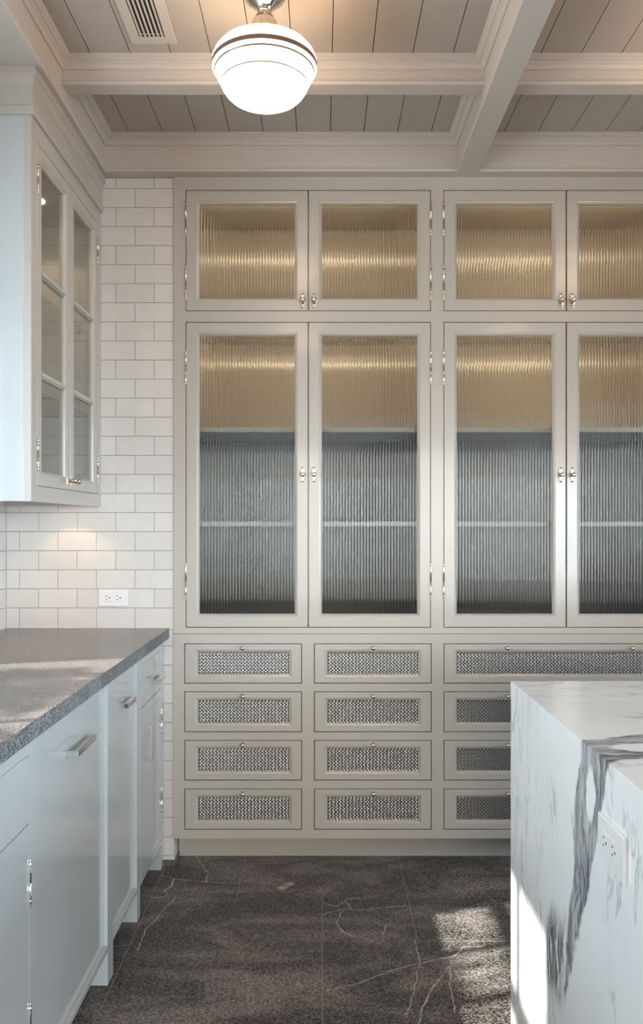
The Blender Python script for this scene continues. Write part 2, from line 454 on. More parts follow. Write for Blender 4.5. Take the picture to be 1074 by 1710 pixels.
wf = MB()
wf.box(-1.24, -0.9, -3.2, -3.0, -0.05, 2.95); wf.box(3.3, 4.2, -3.2, -3.0, -0.05, 2.95)
wf.box(-0.9, 3.3, -3.2, -3.0, -0.05, 0.40); wf.box(-0.9, 3.3, -3.2, -3.0, 2.30, 2.95)
wf.build('wall_front', M['wall'], kind='structure')

def window(name, fr, u0, u1, v0, v1, cols, rails, parts=()):
    root = MB(fr); root.rings(u0, u1, v0, v1, [(0, -0.03), (0, 0.03), (0.045, 0.03), (0.045, -0.03)])
    o = root.build(name, M['trim'], kind='structure')
    us = [u0+0.045+(u1-u0-0.09)*k/cols for k in range(cols+1)]
    vs = [v0+0.045]+rails+[v1-0.045]
    for u in us[1:-1]: MB(fr).box(u-0.012, u+0.012, v0+0.045, v1-0.045, -0.018, 0.018).build('muntin', M['trim'], o)
    for v in rails: MB(fr).box(u0+0.045, u1-0.045, v-0.022, v+0.022, -0.022, 0.022).build('meeting_rail', M['trim'], o)
    for a, b_ in zip(us, us[1:]):
        for c_, d_ in zip(vs, vs[1:]):
            MB(fr).box(a, b_, c_, d_, -0.002, 0.002).build('pane', M['glass'], o)
    return o
window('window_1', left(-1.33), WY0, WY1, WZ0, WZ1, 4, [1.84])
window('window_2', lambda u, v, w: (u, -3.1+w, v), -0.9, 3.3, 0.40, 2.30, 5, [])
window('window_3', isl(4.1), -2.2, 1.0, 0.45, 2.35, 4, [])

# wall tiles
TP, TW = 31.85/425, 64.35/425
gap = 0.0017
tcache = {}
def tile(parent, fr_kind, u0, u1, v0, v1):
    k = (fr_kind, round(u1-u0, 4), round(v1-v0, 4))
    if k not in tcache:
        fr_ = back() if fr_kind == 'b' else left()
        tcache[k] = MB(fr_).cham(gap/2, (u1-u0)-gap/2, gap/2, (v1-v0)-gap/2, -0.006, 0.0, 0.0010).mesh('tile', M['tile'])
    link('tile', tcache[k], parent, (u0, D, v0) if fr_kind == 'b' else (WX, u0, v0))
MB(back(D+0.0035)).box(-1.24, NX0, 0.0, 2.70, -0.003, 0.0).build('grout_bed', M['grout'], wall_back)
MB(left(WX-0.0035)).box(2.30, D, 0.9, 1.45, -0.003, 0.0).build('grout_bed', M['grout'], wall_left)
ztop = zz(314.5)
rows = [(ztop, zz(297), 1)] + [(ztop-(k+1)*TP, ztop-k*TP, k % 2) for k in range(36)]
for v0, v1, typ in rows:
    v0 = max(v0, 0.018)
    if 0.93 < v0 < 0.945: v0 -= 0.009        # the row that lands on the counter
    if 0.93 < v1 < 0.945: v1 -= 0.009
    if v1-v0 < 0.006: continue
    uR = NX0 - (TW/2 if typ else 0)
    edges = [NX0] + ([uR] if typ else [])
    while edges[-1]-TW > WX: edges.append(edges[-1]-TW)
    edges.append(WX)
    for b_, a in zip(edges, edges[1:]):
        if b_-a < 0.004: continue
        if v0 > 1.45 and b_ < -0.90: continue            # behind the wall cabinet
        if v1 < 0.90 and b_ < -0.70: continue            # behind the base cabinets
        tile(wall_back, 'b', a, b_, v0, v1)
    if 0.90 < v1 and v0 < 1.45:
        e2 = [D] + ([D-TW/2+0.012] if typ else [D-TW+0.012])
        while e2[-1]-TW > 2.31: e2.append(e2[-1]-TW)
        e2.append(2.31)
        for b_, a in zip(e2, e2[1:]):
            if b_-a > 0.004: tile(wall_left, 'l', a, b_, v0, v1)
# stone base strip under the tile and around the toe recess
bb = MB().box(-0.63, NX0+0.010, D-0.012, D, 0.0, 0.018)
bb.box(NX0+0.0005, NX0+0.010, D, 3.285, 0.0, 0.018)
bb.build('baseboard_back', M['counter'], kind='structure')
MB(left(NX0)).box(D+0.001, 3.285, 0.018, 0.10, 0.0, 0.004).build('return_tile', M['tile'], wall_back)

# ------------------------------------------------------------------ structure: coffered ceiling
ZP, ZB, ZC = 2.838, 2.70, 2.755
ceiling = MB().box(-1.6, 4.3, -3.2, 3.75, ZP+0.012, 2.99).build('ceiling', M['slot'], kind='structure')
xs = [-0.737+0.1285*k for k in range(-4, 11)] + [0.698+0.1285*k for k in range(0, 27)]
xs = [q_ for q_ in xs if -1.25 < q_ < 4.1]
ed = [-1.25]+xs+[4.1]
for a, b_ in zip(ed, ed[1:]):
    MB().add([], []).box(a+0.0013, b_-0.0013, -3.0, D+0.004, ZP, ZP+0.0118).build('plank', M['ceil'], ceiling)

def run(mb, prof, p0, p1, nrm, m0=1, m1=1):
    """sweep profile [(n,z)...] from p0 to p1 (xy); nrm = outward normal; m = mitre slope at the ends"""
    d = (Vector(p1)-Vector(p0)).normalized(); n = Vector(nrm)
    a = []; b_ = []
    for nn, zz_ in prof:
        A = Vector(p0)+d*(nn*m0)+n*nn; B = Vector(p1)-d*(nn*m1)+n*nn
        a.append((A.x, A.y, zz_)); b_.append((B.x, B.y, zz_))
    k = len(prof)
    fs = [(i, i+1, k+i+1, k+i) for i in range(k-1)]
    mb.add(a+b_, fs)
CROWN = [(0.0, ZP-0.036), (0.006, ZP-0.036), (0.007, ZP-0.030), (0.012, ZP-0.024), (0.017, ZP-0.021), (0.018, ZP-0.015),
         (0.024, ZP-0.014), (0.030, ZP-0.010), (0.036, ZP-0.007), (0.037, ZP)]
def bead(zb): return [(0.0, zb), (0.003, zb), (0.007, zb+0.003), (0.008, zb+0.008), (0.006, zb+0.013), (0.002, zb+0.015), (0.0, zb+0.0155)]
def coffer(n, x0, x1, y0, y1, zs):
    """mouldings inside one coffer; zs = bottom height of the (x0,x1,y0,y1) faces"""
    cr = MB()
    run(cr, CROWN, (x0, y0), (x0, y1), (1, 0)); run(cr, CROWN, (x1, y1), (x1, y0), (-1, 0))
    run(cr, CROWN, (x1, y0), (x0, y0), (0, 1)); run(cr, CROWN, (x0, y1), (x1, y1), (0, -1))
    o = cr.build('trim_%d' % n, M['trim'], kind='structure')
    b0 = MB(); run(b0, bead(zs[2]), (x1, y0), (x0, y0), (0, 1), 0, 0); b0.build('bead', M['trim'], o)
    b0 = MB(); run(b0, bead(zs[3]), (x0, y1), (x1, y1), (0, -1), *((1, 1) if zs[3] == ZB else (0, 0))); b0.build('bead', M['trim'], o)
BX0, BX1 = 0.528, 0.602            # main beam
LX = -0.838; FY = 3.150
ys = [(2.628, 2.684), (1.90, 1.956), (1.17, 1.226), (0.44, 0.496), (-0.29, -0.234), (-1.02, -0.964)]
k = 1
# beams
def beam(x0, x1, y0, y1, z0):
    global k
    MB().box(x0, x1, y0, y1, z0, ZP+0.0).build('trim_%d' % k, M['trim'], kind='structure'); k += 1
beam(WX-0.004, LX, -3.0, D, ZB)                 # soffit along the left wall
beam(LX, 4.0, FY, D, ZB)                        # along the back wall
beam(BX0, BX1, -3.0, FY, ZB)
for bx_, nx_ in ((LX, 1), (BX0, -1), (BX1, 1), (2.0, -1)):
    q0 = MB(); run(q0, bead(ZB), (bx_, -3.0), (bx_, FY), (nx_, 0), 0, 1); q0.build('trim_%d' % k, M['trim'], kind='structure'); k += 1
beam(2.0, 2.08, -3.0, FY, ZB)
beam(3.45, 4.0, -3.0, FY, ZB)
for y0, y1 in ys:
    beam(LX, BX0, y0, y1, ZC); beam(BX1, 2.0, y0, y1, ZC); beam(2.08, 3.45, y0, y1, ZC)
yb = [FY] + [v for pr in [(b_, a) for a, b_ in ys] for v in pr] + [-3.0]
for ci in range(len(yb)//2):
    y1, y0 = yb[2*ci], yb[2*ci+1]
    if y1 < 0.3: break
    zf = ZB if ci == 0 else ZC
    coffer(k, LX, BX0, y0, y1, (ZB, ZB, ZC, zf)); k += 1
    coffer(k, BX1, 2.0, y0, y1, (ZB, ZB, ZC, zf)); k += 1

# ------------------------------------------------------------------ shared parts of the joinery
def frame_prof(s, t=0.022):
    return [(0, -t), (0, -0.001), (0.001, 0), (s-0.011, 0), (s-0.0098, -0.0022), (s-0.006, -0.0030), (s-0.0048, -0.0048), (s-0.001, -0.0088), (s, -0.0098), (s, -t)]
def reeded(wd, ht, pitch=0.0119, depth=0.0040, t=0.003):
    n = max(1, round(wd/pitch)); p_ = wd/n; seg = 10
    mb = MB(back())
    for i in range(n):
        pts = []
        for j in range(seg+1):
            f = j/seg; u = i*p_+f*p_; w_ = depth*(1-abs(2*f-1)**2.4)
            pts.append((u, w_))
        vv = [(u, 0, w_) for u, w_ in pts]+[(u, ht, w_) for u, w_ in pts]
        mb.add(vv, [(j, j+1, seg+2+j, seg+1+j) for j in range(seg)], True)
        # top and bottom edge strips
        bt = [(u, 0, w_) for u, w_ in pts]+[(i*p_+p_, 0, -t), (i*p_, 0, -t)]
        mb.add(bt, [tuple(range(len(bt)))])
        tp = [(u, ht, w_) for u, w_ in pts]+[(i*p_+p_, ht, -t), (i*p_, ht, -t)]
        mb.add(tp, [tuple(range(len(tp)))[::-1]])
    mb.add([(0, 0, -t), (wd, 0, -t), (wd, ht, -t), (0, ht, -t)], [(3, 2, 1, 0)])
    mb.add([(0, 0, -t), (0, 0, 0), (0, ht, 0), (0, ht, -t)], [(3, 2, 1, 0)])
    mb.add([(wd, 0, -t), (wd, 0, 0), (wd, ht, 0), (wd, ht, -t)], [(0, 1, 2, 3)])
    me = bpy.data.meshes.new('glass_pane'); me.from_pydata(mb.v, [], mb.f)
    for i, pl in enumerate(me.polygons): pl.use_smooth = mb.smooth[i]
    me.materials.append(M['reed']); me.update()
    return me
def hinge_mb(fr, u, v0, v1, r=0.0034):
    L = v1-v0; m = MB(fr)
    pr = [(0.0005, 0), (r*0.75, 0.002), (r*0.95, 0.006), (r*0.5, 0.010), (r*1.05, 0.0115), (r*1.05, 0.016), (r*0.9, 0.017), (r, 0.018)]
    pr2 = [(a, L-b_) for a, b_ in pr[::-1]]
    mid = [(r, L/2-0.001), (r*0.8, L/2-0.0005), (r*0.8, L/2+0.0005), (r, L/2+0.001)]
    m.lathe(pr+mid+pr2, (u, v0, 0.002), 'v', 12)
    return m
def latch_mb(fr, cu, cv):
    """ornate elongated backplate with a round knob"""
    m = MB(fr)
    half = [(0.000, 0.0300), (0.0042, 0.0285), (0.0062, 0.0250), (0.0056, 0.0215), (0.0048, 0.0195), (0.0066, 0.0165), (0.0090, 0.0130), (0.0112, 0.0080), (0.0122, 0.0030)]
    ring = half + [(a, -b_) for a, b_ in half[::-1]]
    full = ring + [(-a, b_) for a, b_ in ring[::-1] if a > 1e-6]
    full = full[::-1]
    n = len(full)
    pts = [(cu+a, cv+b_, 0.0) for a, b_ in full]+[(cu+a, cv+b_, 0.002) for a, b_ in full]+[(cu+a*0.72, cv+b_*0.88, 0.0036) for a, b_ in full]
    fs = [(i, (i+1) % n, n+(i+1) % n, n+i) for i in range(n)]+[(n+i, n+(i+1) % n, 2*n+(i+1) % n, 2*n+i) for i in range(n)]+[tuple(range(2*n, 3*n))]
    m.add(pts, fs)
    for s2 in (-1, 1):
        m.lathe([(0.0032, 0.003), (0.0032, 0.0045), (0.002, 0.0055), (0.0001, 0.006)], (cu, cv+s2*0.0235, 0), 'w', 10)
    m.lathe([(0.0085, 0.003), (0.0085, 0.0045), (0.005, 0.006), (0.0042, 0.010), (0.0052, 0.013), (0.0088, 0.0165), (0.0100, 0.021), (0.0092, 0.0255), (0.0060, 0.029), (0.0030, 0.0302), (0.0028, 0.0295), (0.0001, 0.0295)], (cu, cv, 0), 'w', 18)
    return m

# ------------------------------------------------------------------ glass-fronted display cabinets
YF = D-0.004                  # face plane of the built-in
dcache = {}
ST = 21.5/425
def glass_door(parent, px0, px1, py0, py1, side, knob_py, hinges, label=None):
    """side = side of the hinges, 'L' or 'R'"""
    gp = 1.1
    u0, u1 = xx(px0+gp), xx(px1-gp); v0, v1 = zz(py1-gp), zz(py0+gp)
    W, Hh = u1-u0, v1-v0
    key = (round(W, 3), round(Hh, 3))
    if key not in dcache:
        f = MB(back()); f.rings(0, W, 0, Hh, frame_prof(ST))
        dcache[key] = (f.mesh('door', M['cab']), reeded(W-2*ST+0.006, Hh-2*ST+0.006))
    dm, gm = dcache[key]
    d = link('door', dm, parent, (u0, YF, v0))
    link('glass_pane', gm, d, (u0+ST-0.003, YF+0.0135, v0+ST-0.003))
    kx = xx((px1-9.5) if side == 'L' else (px0+9.5))
    key2 = 'latch'
    if key2 not in dcache: dcache[key2] = latch_mb(back(), 0, 0).mesh('knob', M['nickel'])
    link('knob', dcache[key2], d, (kx, YF, zz(knob_py)))
    hx = xx(px0+0.3 if side == 'L' else px1-0.3)
    for a, b_ in hinges:
        kk = ('h', round(b_-a))
        if kk not in dcache: dcache[kk] = hinge_mb(back(), 0, 0, (b_-a)/425).mesh('hinge', M['nickel'])
        link('hinge', dcache[kk], d, (hx, YF, zz(b_)))
    return d

def display_cabinet(label, pl, pr, cuts):
    """pl/pr = outer px limits; cuts = (door0 left, meeting, door1 right)"""
    a, m_, b_ = cuts
    X0, X1 = xx(pl), xx(pr)
    root = empty('display_cabinet', ((X0+X1)/2, YF+0.2, zz(1058)), label, 'cabinet', 'glass fronted halves of the built-in wall cabinet')
    ff = MB(back(YF)); t = -0.022
    zt, zb = zz(295.5), zz(1058)
    ff.box(X0, xx(a), zb, zt, t, 0); ff.box(xx(b_), X1, zb, zt, t, 0)
    ff.box(xx(a), xx(b_), zz(318), zt, t, 0); ff.box(xx(a), xx(b_), zz(538), zz(520), t, 0); ff.box(xx(a), xx(b_), zb, zz(1048), t, 0)
    for q0, q1 in ((520, 318), (1048, 538)):      # stops behind the door gaps
        ff.rings(xx(a), xx(b_), zz(q0), zz(q1), [(-0.004, -0.0335), (-0.004, -0.0245), (0.009, -0.0245), (0.009, -0.0335)])
        ff.box(xx(m_)-0.008, xx(m_)+0.008, zz(q0)+0.009, zz(q1)-0.009, -0.0335, -0.0245)
    ff.build('face_frame', M['cab'], root)
    y0, y1 = YF+0.0235, 3.63
    cc = MB()
    cc.box(X0+0.002, X0+0.020, y0, y1, zb, zt); cc.box(X1-0.020, X1-0.002, y0, y1, zb, zt)
    cc.box(X0+0.02, X1-0.02, y1-0.012, y1, zb, zt)
    cc.box(X0+0.02, X1-0.02, y0, y1-0.012, zz(318)-0.004, zt); cc.box(X0+0.02, X1-0.02, y0, y1-0.012, zz(536), zz(522)); cc.box(X0+0.02, X1-0.02, y0, y1-0.012, zb, zz(1044))
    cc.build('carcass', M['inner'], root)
    for zs in (1.339+(875-718)/F*3.245, 1.339):
        MB().box(X0+0.021, X1-0.021, YF+0.045, y1-0.013, zs-0.0095, zs+0.0095).build('shelf', M['cab'], root, bevel=0.0015)
    # light bars tucked behind the top rails of the two upper compartments
    for zc in (zz(318)-0.004, zz(536)):
        bar = MB().box(X0+0.05, X1-0.05, YF+0.036, YF+0.052, zc-0.012, zc-0.0005).build('light_bar', M['nickel'], root)
        MB().box(X0+0.055, X1-0.055, YF+0.038, YF+0.050, zc-0.0135, zc-0.0121).build('lens', M['lens'], bar)
        light('bar_glow', 'AREA', ((X0+X1)/2, YF+0.053, zc-0.015), 6.4, (1.0, 0.76, 0.48), (0, 0.75, -0.66), root, shape='RECTANGLE', size=X1-X0-0.12, size_y=0.016)
    up = ((336, 396), (440, 503)); lo = ((583, 644), (940, 1002))
    glass_door(root, a, m_, 318, 520, 'L', 503, up); glass_door(root, m_, b_, 318, 520, 'R', 503, up)
    glass_door(root, a, m_, 538, 1048, 'L', 793, lo); glass_door(root, m_, b_, 538, 1048, 'R', 793, lo)
    return root
display_cabinet('left glass cabinet with four reeded glass doors, next to the white tiles', 289.9, 730.5, (310.5, 515, 719.5))
display_cabinet('right glass cabinet with reeded glass doors, behind and above the marble island', 730.5, 1159.5, (740.5, 945.5, 1150))

# ------------------------------------------------------------------ drawer bases with woven wire fronts
def screen_mesh(wd, ht, cell=0.0136):
    hw = 0.0027; th = 0.0008; A = 0.0011
    V = []; Fc = []
    def wire(pts, dirv):
        nx, ny = -dirv[1], dirv[0]
        b0 = len(V)
        for (px_, py_, w_) in pts:
            V.append((px_-nx*hw, -w_, py_-ny*hw)); V.append((px_, -(w_+th), py_)); V.append((px_+nx*hw, -w_, py_+ny*hw))
        for i in range(len(pts)-1):
            a = b0+3*i
            Fc.append((a, a+1, a+4, a+3)); Fc.append((a+1, a+2, a+5, a+4))
    c2 = cell/2; NA = int((wd+ht)/c2/1)+4
    r = math.sqrt(0.5)
    def inside(x, y): return -1e-6 <= x <= wd+1e-6 and -1e-6 <= y <= ht+1e-6
    n1 = int((wd+ht)/cell)+2
    for a in range(0, n1):
        pts = []
        for bb_ in range(-2*n1, 2*n1+1):
            b2 = bb_/2
            x_, y_ = (a+b2)*c2, (a-b2)*c2
            if inside(x_, y_):
                w_ = 0 if bb_ % 2 else (A if (a+bb_//2) % 2 == 0 else -A)
                pts.append((x_, y_, w_))
        if len(pts) > 1: wire(pts, (r, -r))
    for b_ in range(-n1, n1+1):
        pts = []
        for aa in range(0, 2*n1+1):
            a2 = aa/2
            x_, y_ = (a2+b_)*c2, (a2-b_)*c2
            if inside(x_, y_):
                w_ = 0 if aa % 2 else (-A if (aa//2+b_) % 2 == 0 else A)
                pts.append((x_, y_, w_))
        if len(pts) > 1: wire(pts, (r, r))
    me = bpy.data.meshes.new('wire_screen'); me.from_pydata(V, [], Fc); me.update()
    for pl in me.polygons: pl.use_smooth = True
    me.materials.append(M['wire']); return me
drcache = {}
DS = 21.5/425
def drawer(parent, px0, px1, py0, py1, knobs, yf):
    gp = 1.2
    u0, u1, v0, v1 = xx(px0+gp), xx(px1-gp), zz(py1-gp), zz(py0+gp)
    W, Hh = u1-u0, v1-v0
    key = (round(W, 3), round(Hh, 3))
    if key not in drcache:
        f = MB(back())
        fp = frame_prof(0.0, 0.02)
        iu, iv0, iv1 = 21/425, 14/425, 14.5/425
        # four-sided front: build the ring profile with different side and top margins
        prof = [(0, -0.02), (0, -0.001), (0.001, 0), (1-0.011/iu, 0), (1-0.009/iu, -0.003), (1-0.006/iu, -0.0035), (1-0.004/iu, -0.006), (1.0, -0.009), (1.0, -0.02)]
        P = []; fs = []
        for f_, w_ in prof:
            if f_ in (0, 0.001): d1, d2, d3 = f_, f_, f_
            else:
                inn = (1-f_)*iu
                d1, d2, d3 = iu-inn, iv0-inn, iv1-inn
            P += [(d1, d2, w_), (W-d1, d2, w_), (W-d1, Hh-d3, w_), (d1, Hh-d3, w_)]
        n = len(prof)
        for k_ in range(n):
            a = 4*k_; b_ = 4*((k_+1) % n)
            fs += [(a+i, a+(i+1) % 4, b_+(i+1) % 4, b_+i) for i in range(4)]
        f.add(P, fs)
        sm = screen_mesh(W-2*iu, Hh-iv0-iv1)
        bk = MB(back()).box(iu-0.004, W-iu+0.004, iv0-0.004, Hh-iv1+0.004, -0.0195, -0.0165).mesh('backing', M['screenback'])
        drcache[key] = (f.mesh('drawer', M['cab']), sm, bk, iu, iv0)
    dm, sm, bk, iu, iv0 = drcache[key]
    d = link('drawer', dm, parent, (u0, yf, v0))
    link('wire_screen', sm, d, (u0+iu, yf+0.0115, v0+iv0), kind='stuff')
    link('backing', bk, d, (u0, yf, v0))
    if 'k' not in drcache:
        drcache['k'] = MB(back()).lathe([(0.0068, 0), (0.0068, 0.002), (0.0035, 0.004), (0.0033, 0.008), (0.0060, 0.0105), (0.0086, 0.0155), (0.0088, 0.0185), (0.0070, 0.0225), (0.0035, 0.0246), (0.0001, 0.025)], (0, 0, 0), 'w', 18).mesh('knob', M['nickel'])
    for kx in knobs: link('knob', drcache['k'], d, (xx(kx), yf, zz(py0+7.0)))
    return d
ROWS = ((1074, 1141), (1154, 1222), (1235, 1302.5), (1316, 1384.5))
def drawer_base(label, pl, pr, colsets):
    """colsets[row] = list of (px0, px1, knobs)"""
    X0, X1 = xx(pl), xx(pr); yf = YF-0.003
    root = empty('drawer_base', ((X0+X1)/2, YF+0.2, 0.0), label, 'cabinet', 'drawer bases of the built-in wall cabinet')
    ff = MB(back(yf)); t = -0.022
    zt, zb = zz(1058.6), zz(1399)
    ys_ = [1058.6] + [v for r_ in ROWS for v in r_] + [1399]
    for i in range(0, len(ys_), 2): ff.box(X0, X1, zz(ys_[i+1]), zz(ys_[i]), t, 0)
    for r_, cs in zip(ROWS, colsets):
        xs_ = [pl] + [v for c_ in cs for v in c_[:2]] + [pr]
        for i in range(0, len(xs_), 2):
            if xs_[i+1] > xs_[i]: ff.box(xx(xs_[i]), xx(xs_[i+1]), zz(r_[1]), zz(r_[0]), t, 0)
    ff.build('face_frame', M['cab'], root)
    MB().box(X0+0.001, X1-0.001, YF+0.024, 3.63, zb+0.004, zt-0.002).build('body', M['slot'], root)
    MB().box(X0+0.001, X1-0.001, yf-0.0005, YF+0.1, zb-0.0, zb+0.004).build('bottom_panel', M['cab'], root)
    MB().box(X0+(0.006 if pl < 400 else 0), X1, D*1.027, D*1.027+0.02, 0.0, zb).build('toe_kick', M['cab'], root)
    for r_, cs in zip(ROWS, colsets):
        for c_ in cs: drawer(root, c_[0], c_[1], r_[0], r_[1], c_[2], yf)
    return root
cl_ = [(308.5, 504.5, (406,)), (524.5, 720.5, (623,))]
drawer_base('left drawer base with eight woven wire fronted drawers, beside the white tile strip', 289.9, 730.5, [cl_]*4)
drawer_base('right drawer base with one wide woven wire drawer on top, partly behind the marble island', 730.5, 1159.5,
            [[(740.5, 1150, (846, 1053))]] + [[(740.5, 936, (847,)), (956, 1150, (1043,))]]*3)

# ------------------------------------------------------------------ wall cabinet over the counter
CX = -0.867
def wall_cabinet():
    y0, y1 = 2.432, D-0.001; zb, zt = 1.407, 2.560
    root = empty('wall_cabinet', (-1.06, 2.8, zb), 'grey wall cabinet with six-pane glass doors hanging above the stone counter', 'cabinet')
    # carcass: near panel faces the camera
    c = MB(); bx = WX+0.001
    c.box(bx, CX-0.022, y0, y0+0.02, zb, zt)
    c.build('side_panel', M['base'], root, bevel=0.001)  # uses the copy of the cabinet paint tinted by blue daylight
    c = MB(); c.box(bx, CX-0.022, y1-0.018, y1, zb+0.002, zt); c.box(bx, bx+0.012, y0+0.02, y1-0.018, zb+0.03, zt)
    c.box(bx+0.012, CX-0.022, y0+0.02, y1-0.018, zt-0.03, zt); c.box(bx+0.012, CX-0.022, y0+0.02, y1-0.018, zb+0.028, zb+0.046)
    c.build('carcass', M['cab'], root)
    f = MB(left(CX)); t = -0.022
    dy = (2.484, 2.812, 3.152); dz0, dz1 = 1.4545, 2.504
    f.box(y0, dy[0], zb, zt, t, 0); f.box(dy[2], y1, zb, zt, t, 0); f.box(dy[0], dy[2], zb, dz0, t, 0); f.box(dy[0], dy[2], dz1, zt, t, 0)
    f.build('face_frame', M['cab'], root)
    s = 0.047; gp = 0.0015
    for i in (0, 1):
        a, b_ = dy[i]+gp, dy[i+1]-gp
        m = MB(left(CX)); m.rings(a, b_, dz0+gp, dz1-gp, frame_prof(s))
        d = m.build('door', M['cab'], root)
        v = [dz0+s+0.0015, 1.8025, 2.1185, dz1-s-0.0015]
        for q_ in v[1:3]:
            mm = MB(left(CX)); mm.prism([(0, 0)]*0 or [(a+s-0.001, q_-0.0105), (b_-s+0.001, q_-0.0105), (b_-s+0.001, q_+0.0105), (a+s-0.001, q_+0.0105)], -0.020, -0.006)
            mm.box(a+s-0.001, b_-s+0.001, q_-0.0055, q_+0.0055, -0.006, -0.001)
            mm.build('muntin', M['cab'], d)
        for v0, v1 in zip(v, v[1:]):
            MB(left(CX)).box(a+s-0.003, b_-s+0.003, v0-0.003, v1+0.003, -0.0170, -0.0135).build('glass_pane', M['glass'], d)
        hy = a-gp*0.5 if i == 0 else b_+gp*0.5
        for h0, h1 in ((1.50, 1.60), (2.345, 2.445)): hinge_mb(left(CX), hy, h0, h1).build('hinge', M['nickel'], d)
        ky = (dy[1]-0.022) if i == 0 else (dy[1]+0.022)
        kn = MB(left(CX)); kn.box(ky-0.012, ky+0.012, 1.474, 1.500, 0, 0.003)
        kn.lathe([(0.006, 0.003), (0.005, 0.008), (0.005, 0.016), (0.010, 0.020), (0.0115, 0.024), (0.0105, 0.028), (0.006, 0.031), (0.0001, 0.032)], (ky, 1.487, 0), 'w', 16)
        kn.build('knob', M['nickel'], d)
    for zs in (1.76, 2.08):
        MB().box(bx+0.014, CX-0.04, y0+0.022, y1-0.02, zs-0.004, zs+0.004).build('shelf', M['glass'], root)
    # frieze, lower band and crown up to the soffit
    b0 = MB(); b0.box(bx, CX+0.010, y0-0.010, y1, zt, zt+0.026); b0.build('band_moulding', M['cab'], root, bevel=0.002)
    b0 = MB(); b0.box(bx, CX+0.006, y0-0.006, y1, zt+0.026, ZB-0.001); b0.build('frieze', M['cab'], root)
    cr = MB()
    prof = [(0.0, 2.640), (0.0015, 2.640), (0.0025, 2.648), (0.0045, 2.658), (0.0070, 2.668), (0.0075, 2.672), (0.0105, 2.673), (0.0115, 2.678), (0.0115, ZB-0.0005), (0.0, ZB-0.0005)]
    run(cr, prof, (CX+0.006, y0-0.006), (CX+0.006, y1), (1, 0), -1, 0); run(cr, prof, (bx, y0-0.006), (CX+0.006, y0-0.006), (0, -1), 0, -1)
    cr.build('crown', M['cab'], root)
    # lamp inside, lamps below
    for yc in (2.66, 3.0):
        MB().lathe([(0.030, 0), (0.030, -0.004), (0.0001, -0.005)], (-1.05, yc, zt-0.03), 'w', 18).build('puck_light', M['lens'], root)
        light('puck_beam', 'SPOT', (-1.05, yc, zt-0.04), 4.0, (1, 0.74, 0.46), (0, 0, -1), root, spot_size=math.radians(110), spot_blend=0.4, shadow_soft_size=0.02)
    for (xc, yc) in ((-0.965, 3.07), (-1.05, 2.80), (-1.05, 2.56)):
        MB().lathe([(0.030, 0), (0.030, -0.006), (0.0001, -0.007)], (xc, yc, zb+0.0279), 'w', 18).build('puck_light', M['lens'], root)
        light('puck_beam', 'SPOT', (xc, yc, zb+0.018), 1.5, (1, 0.68, 0.40), (0, 0.12, -1), root, spot_size=math.radians(98), spot_blend=0.25, shadow_soft_size=0.012)
    return root
wall_cabinet()

# ------------------------------------------------------------------ base cabinets under the counter
BXF = -0.620
def pull(parent, fr, u0, u1, v, out=0.034, h=0.016, vertical=False):
    """staple pull: square bar on two end legs"""
    m = MB(fr)
    if not vertical:
        m.box(u0, u1, v-h/2, v+h/2, out-0.009, out); m.box(u0, u0+0.009, v-h/2, v+h/2, 0, out-0.009); m.box(u1-0.009, u1, v-h/2, v+h/2, 0, out-0.009)
    else:
        a, b_ = v
        m.box(u0, u1, a, b_, out-0.009, out); m.box(u0, u1, a, a+0.009, 0, out-0.009); m.box(u0, u1, b_-0.009, b_, 0, out-0.009)
    return m.build('pull', M['chrome'], parent, bevel=0.0018)
ZT = 0.8895
def base_unit(name, label, y0, y1, feet, cat='cabinet'):
    root = empty(name, (-0.9, (y0+y1)/2, 0), label, cat, 'base units under the stone counter')
    c = MB(); c.box(WX+0.002, BXF-0.024, y0+0.0005, y1-0.0005, 0.101, ZT); c.build('body', M['base'], root)
    for a, b_ in feet: MB().box(BXF-0.075, BXF, a, b_, 0.0, 0.1005).build('foot', M['base'], root)
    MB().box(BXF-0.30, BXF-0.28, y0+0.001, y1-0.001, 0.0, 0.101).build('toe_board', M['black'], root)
    return root
fl_ = left(BXF)
# dishwasher behind a flat recessed panel
P0, P1, P2, P3, P4, P5, P6 = 1.730, 1.775, 2.362, 2.423, 2.738, 2.785, 3.150
r = base_unit('dishwasher_cabinet', 'wide dishwasher front with a long bar pull, below the sunlit counter patch', P1, P3, ((P2, P3),))
f = MB(fl_); f.box(P2, P3, 0.1, ZT, -0.023, 0); f.box(P1, P2, 0.1, 0.116, -0.023, 0.0); f.build('face_frame', M['base'], r, bevel=0.0008)
d = MB(fl_).cham(P1+0.003, P2-0.001, 0.117, ZT-0.001, -0.0235, -0.012, 0.001).build('door', M['base'], r)
pull(d, left(BXF-0.012), 2.003, 2.168, 0.772)
# narrow pull-out
r = base_unit('pull_out_cabinet', 'narrow pull-out front with a short bar pull, between dishwasher and corner cabinet', P3, P5, ((P4, P5),))
f = MB(fl_); f.box(P4, P5, 0.1, ZT, -0.023, 0); f.box(P3, P4, 0.1, 0.116, -0.023, 0.0); f.build('face_frame', M['base'], r, bevel=0.0008)
d = MB(fl_).cham(P3+0.001, P4-0.001, 0.117, ZT-0.001, -0.0235, -0.012, 0.001).build('door', M['base'], r)
pull(d, left(BXF-0.012), 2.525, 2.635, 0.774)
